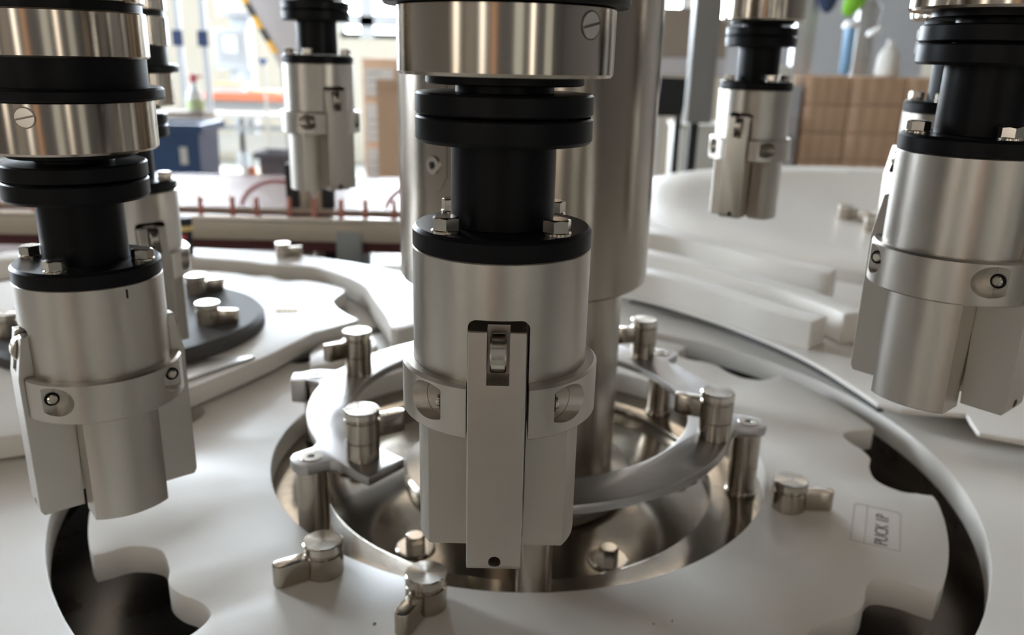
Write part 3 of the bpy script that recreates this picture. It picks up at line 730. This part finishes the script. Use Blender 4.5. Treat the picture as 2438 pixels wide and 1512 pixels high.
# far conveyor with orange guide
oc = empty('orange_conveyor', (-1.93, 6.0, 0)); tag(oc, 'far conveyor with orange side guide beyond the work bench', 'conveyor')
box('side_guide', (-.34, .30, -.03, 0, .915, .965), 'orange_plastic', oc); box('conveyor_bed', (-.40, .34, 0, .35, .86, .915), 'bench_grey', oc)
for x in (-.36, -.02, .28): box('leg', (x, x+.04, .1, .16, 0, .86), 'bench_grey', oc)
tr = box('yellow_tray', (-.10, .11, -.05, .12, 0, .055), 'bench_grey', None, (-1.82, 6.13, .9155)); tag(tr, 'grey tray with yellow rim on the orange conveyor', 'tray')
box('tray_rim', (-.11, .12, -.06, .13, .0551, .067), 'sticker_yellow', tr)
tc_ = box('cream_carton', (-.10, .10, -.05, .08, 0, .10), 'paper_white', None, (-2.06, 6.12, .9155)); tag(tc_, 'cream carton on the orange conveyor under the operator panel', 'carton')
box('carton_lid', (-.105, .105, -.055, .085, .1001, .112), 'sticker_yellow', tc_)
# grey post cabinet with spray bottle on top
gc = empty('grey_pedestal', (-1.75, 4.5, 0)); tag(gc, 'brown grey pedestal cabinet carrying the spray bottle', 'cabinet')
box('pedestal_body', (-.16, .10, -.08, .12, 0, .935), 'brown_panel', gc, bev=.01); box('pedestal_door', (-.14, .08, -.092, -.0802, .1, .88), 'panel_grey', gc)
sp = empty('spray_bottle', (-1.70, 4.47, .9352)); tag(sp, 'clear spray bottle with green liquid and red trigger', 'bottle')
lathe('bottle_body', [(0, .155), (.014, .150), (.020, .12), (.044, .085), (.046, .010), (.040, 0), (0, 0)], 'bottle_clear', sp, n=28)
lathe('liquid', [(0, .065), (.0475, .065), (.0475, .012), (0, .012)], 'liquid_green', sp, n=28)
lathe('trigger_cap', [(0, .195), (.012, .195), (.018, .17), (.018, .1505), (0, .1505)], 'red_plastic', sp, n=18); box('trigger', (.012, .046, -.006, .006, .175, .188), 'red_plastic', sp)
# machine posts behind the left heads
for x, lb in ((-1.62, 'slim pale aluminium machine post at left, nearer the heads'), (-1.50, 'slim pale aluminium machine post at left beside the operator panel')):
    e = empty('machine_post', (x*1.27, 5.25, 0)); tag(e, lb, 'post', 'aluminium machine posts')
    box('profile', (-.016, .016, -.016, .016, .02, 2.3), 'cabinet_grey', e, bev=.003); box('foot', (-.05, .05, -.05, .05, 0, .0198), 'bench_grey', e)
    box('clamp', (-.03, .03, -.035, -.0185, 1.27, 1.36), 'cloth_navy', e)
# cartons left of the column
ct = empty('tall_carton', (-.60, 4.2, 0)); tag(ct, 'tall open cardboard box with ragged top left of the column', 'carton')
box('carton_body', (-.095, .42, 0, .42, 0, 1.085), 'cardboard', ct)
for nm, x0, x1, tilt in (('flap', -.095, .42, 14),):
    f = box(nm, (x0, x1, -.004, 0, 0, .05), 'cardboard', ct, (0, 0, 1.085)); f.rotation_euler = (R(tilt), 0, 0)
box('shipping_label', (.02, .075, -.003, -.0003, .52, .62), 'paper_white', ct)
ws = empty('wrapped_pallet', (-.62, 4.9, 0)); tag(ws, 'film wrapped pallet of cartons with white labels behind the tall box', 'pallet load')
for k in range(5): box('wrapped_carton', (-.27, .40, 0, .4, .12+.222*k, .12+.222*k+.219), 'cardboard', ws, bev=.004)
box('pallet_base', (-.28, .41, -.01, .42, 0, .119), 'wood', ws)
for k, (z0, z1) in enumerate(((.52, .72), (.76, .975), (1.02, 1.17))):
    pn = box('white_sheet', (-.255, -.145 if k < 2 else -.09, -.004, -.0006, z0, z1), 'paper_white', ws)
    for j in range(3): box('print_line', (-.24, -.16, -.0055, -.0042, z0+.045*j+.03, z0+.045*j+.038), 'paper_print', pn)
# pallet of cartons at right
cartons = []
for r_ in range(8):
    for c_, (x0, x1) in enumerate(((1.520, 1.752), (1.757, 2.045), (2.05, 2.33))):
        z1 = 1.196-.1458*r_; hh = .1445
        e = empty('shipping_carton', ((x0+x1)/2, 4.5, z1-hh)); hw = (x1-x0)/2
        where = ('left column', 'middle column', 'column behind the head')[c_]
        rown = ('top row', 'second row', 'third row', 'fourth row', 'fifth row', 'sixth row', 'seventh row', 'bottom row')[r_]
        tag(e, 'brown shipping carton on the right pallet, %s, %s' % (where, rown), 'carton', 'brown shipping cartons stacked on the right pallet')
        if r_ > 3 or c_ > 1: pass
        box('carton_body', (-hw+.002, hw-.002, 0, .30, 0, hh-.002), 'cardboard' if (r_+c_) % 3 else 'cardboard', e, bev=.003)
        for f in (-.52, -.02, .48): box('printed_band', (hw*f-.018, hw*f+.018, -.0012, -.0002, .004, hh-.006), 'cardboard_dark', e)
pb = box('wooden_pallet', (1.50, 2.36, 4.46, 4.86, 0, .0290), 'wood'); tag(pb, 'wooden pallet under the stacked brown cartons at right', 'pallet')
# black stand
bs = empty('black_stand', (.545, 3.0, 0)); tag(bs, 'black stand with flat square board right of the column', 'stand')
bm = bmesh.new(); pr = [(-.052, 1.062), (.040, 1.064), (.060, 1.194), (-.046, 1.196)]
A = [bm.verts.new((x, 0, z)) for x, z in pr]; B = [bm.verts.new((x, .02, z)) for x, z in pr]; bm.faces.new(A); bm.faces.new(B[::-1])
for i in range(4): bm.faces.new((A[i], B[i], B[(i+1) % 4], A[(i+1) % 4]))
from_bm('board', bm, 'black_paint', bs, sm=False)
box('leg', (.018, .040, 0, .02, .015, 1.062), 'black_paint', bs); box('thin_leg', (-.036, -.029, .002, .012, .015, 1.062), 'bench_grey', bs); box('foot', (-.15, .15, -.1, .12, 0, .0148), 'black_paint', bs)
# brown cabinet
bc = empty('brown_cabinet', (.96, 5.0, 0)); tag(bc, 'brown fronted cabinet with grey band right of the column', 'cabinet')
box('cabinet_body', (-.19, .24, .012, .5, 0, 1.540), 'wall_grey', bc); box('upper_front', (-.19, .24, 0, .0118, 1.275, 1.535), 'brown_panel', bc)
box('band', (-.19, .24, -.004, .0118, 1.175, 1.270), 'panel_grey', bc); box('lower_front', (-.19, .24, 0, .0118, .05, 1.17), 'rail_cream', bc)
# grey guard cover hanging from a post
gd2 = empty('guard_cover', (.50, 2.32, 0)); tag(gd2, 'tall grey sheet metal guard cover left of the rear right head', 'guard')
box('cover_sheet', (-.034, .036, 0, .05, 1.088, 2.2), 'door_grey', gd2, bev=.004, M=None); box('post', (-.012, .012, .0505, .075, .02, 2.2), 'black_paint', gd2); box('foot', (-.06, .06, 0, .12, 0, .0198), 'black_paint', gd2)
# white crate cabinet
wc = empty('white_crate', (.90, 4.0, 0)); tag(wc, 'white plastic crate on a pale stand behind the round table', 'crate')
box('crate_body', (-.12, .16, 0, .3, .62, .945), 'bench_white', wc, bev=.01); box('crate_rim', (-.13, .17, -.01, .31, .9452, .965), 'bench_white', wc); box('stand', (-.10, .14, .03, .27, 0, .6195), 'bench_grey', wc)
box('red_tag', (-.075, -.062, -.004, -.0003, .70, .86), 'red_plastic', wc)
# aluminium frame with things hanging at right
for x0, x1, lb in ((1.655, 1.765, 'wide pale aluminium machine upright behind the carton pallet, left one'), (2.02, 2.12, 'wide pale aluminium machine upright behind the carton pallet, right one')):
    e = empty('machine_upright', ((x0+x1)/2, 5.2, 0)); hw = (x1-x0)/2+.006; tag(e, lb, 'upright', 'aluminium uprights behind the pallet')
    box('profile', (-hw, hw, 0, .08, .02, 2.3), 'frame_alu', e, bev=.006); box('groove', (hw*.2, hw*.3, -.002, -.0002, .1, 2.2), 'bench_grey', e); box('foot', (-hw-.04, hw+.04, -.03, .11, 0, .0198), 'bench_grey', e)
mb = box('pale_machine_cover', (1.30, 2.9, 6.2, 6.6, 0, 2.3), 'cabinet_grey'); tag(mb, 'pale blue grey machine cover behind the aluminium uprights', 'machine cover')
gb = empty('green_glove', (1.885, 4.95, 0)); tag(gb, 'bright green glove hanging between the uprights', 'glove')
bm = bmesh.new(); bmesh.ops.create_icosphere(bm, subdivisions=3, radius=.06)
for v in bm.verts: v.co.z = v.co.z*1.5; v.co.y *= .4; v.co.x += .35*v.co.z
bmesh.ops.translate(bm, verts=bm.verts, vec=(0, 0, 1.60)); from_bm('glove_palm', bm, 'glove_green', gb); tube('hook', [(.045, 0, 1.66), (.045, .02, 1.85), (.045, .10, 1.95), (.045, .14, 1.95)], .006, 'bench_grey', gb)
gb2 = empty('navy_cloth', (1.80, 5.15, 0)); tag(gb2, 'dark navy cloth hanging beside the green glove', 'cloth')
bm = bmesh.new(); bmesh.ops.create_icosphere(bm, subdivisions=3, radius=.065)
for v in bm.verts: v.co.z = v.co.z*2.2; v.co.y *= .35
bmesh.ops.translate(bm, verts=bm.verts, vec=(0, 0, 1.68)); from_bm('cloth_fold', bm, 'cloth_navy', gb2); tube('hook', [(0, 0, 1.80), (0, .05, 1.95), (0, .12, 1.95)], .005, 'bench_grey', gb2)
bp = empty('blue_pipe', (1.755, 4.62, 0)); tag(bp, 'pale blue standing pipe with white cap above the cartons', 'pipe')
lathe('pipe_body', [(0, 1.44), (.030, 1.44), (.030, 1.215), (.022, 1.20), (0, 1.1963)], 'pipe_blue', bp, n=24); lathe('white_cap', [(0, 1.475), (.03, 1.472), (.042, 1.455), (.042, 1.4402), (0, 1.4402)], 'lamp_white', bp, n=24)
jg = empty('white_jug', (1.98, 4.62, 1.1963)); tag(jg, 'white plastic jug standing on the stacked cartons', 'jug')
lathe('jug_body', [(0, .155), (.030, .15), (.050, .12), (.060, .08), (.062, .005), (.055, 0), (0, 0)], 'bench_white', jg, n=28); lathe('jug_cap', [(0, .185), (.020, .185), (.022, .1552), (0, .1552)], 'lamp_white', jg, n=20)
tl = empty('tilted_lamp', (1.955, 4.75, 0)); tag(tl, 'small white lamp head tilted above the white jug', 'lamp')
o = lathe('lamp_head', [(0, .018), (.035, .016), (.045, .004), (.040, -.006), (0, -.008)], 'lamp_white', tl, (-.02, 0, 1.425), n=24); o.rotation_euler = (0, R(-28), 0)
tube('arm', [(.01, .02, 1.45), (.03, .04, 1.55), (.035, .2, 1.62), (.035, .44, 1.62)], .006, 'bench_grey', tl)
tw = box('white_tray', (-.10, .075, 0, .2, 0, .085), 'lamp_white', None, (1.375, 4.5, 1.155), bev=.006); tag(tw, 'white tray on a grey cabinet left of the carton pallet', 'tray')
box('tray_base', (-.095, .07, .005, .195, -.012, -.0002), 'sticker_yellow', tw)
lg = empty('low_cabinet', (1.40, 4.5, 0)); tag(lg, 'pale grey cabinet left of the carton pallet, carrying a white tray', 'cabinet')
box('cabinet_body', (-.16, .10, 0, .35, 0, 1.1425), 'cabinet_grey', lg, bev=.006); box('cabinet_door', (-.15, .09, -.012, -.0003, .6, .98), 'panel_grey', lg); box('door_handle', (.05, .065, -.03, -.0122, .78, .88), 'black_paint', lg)
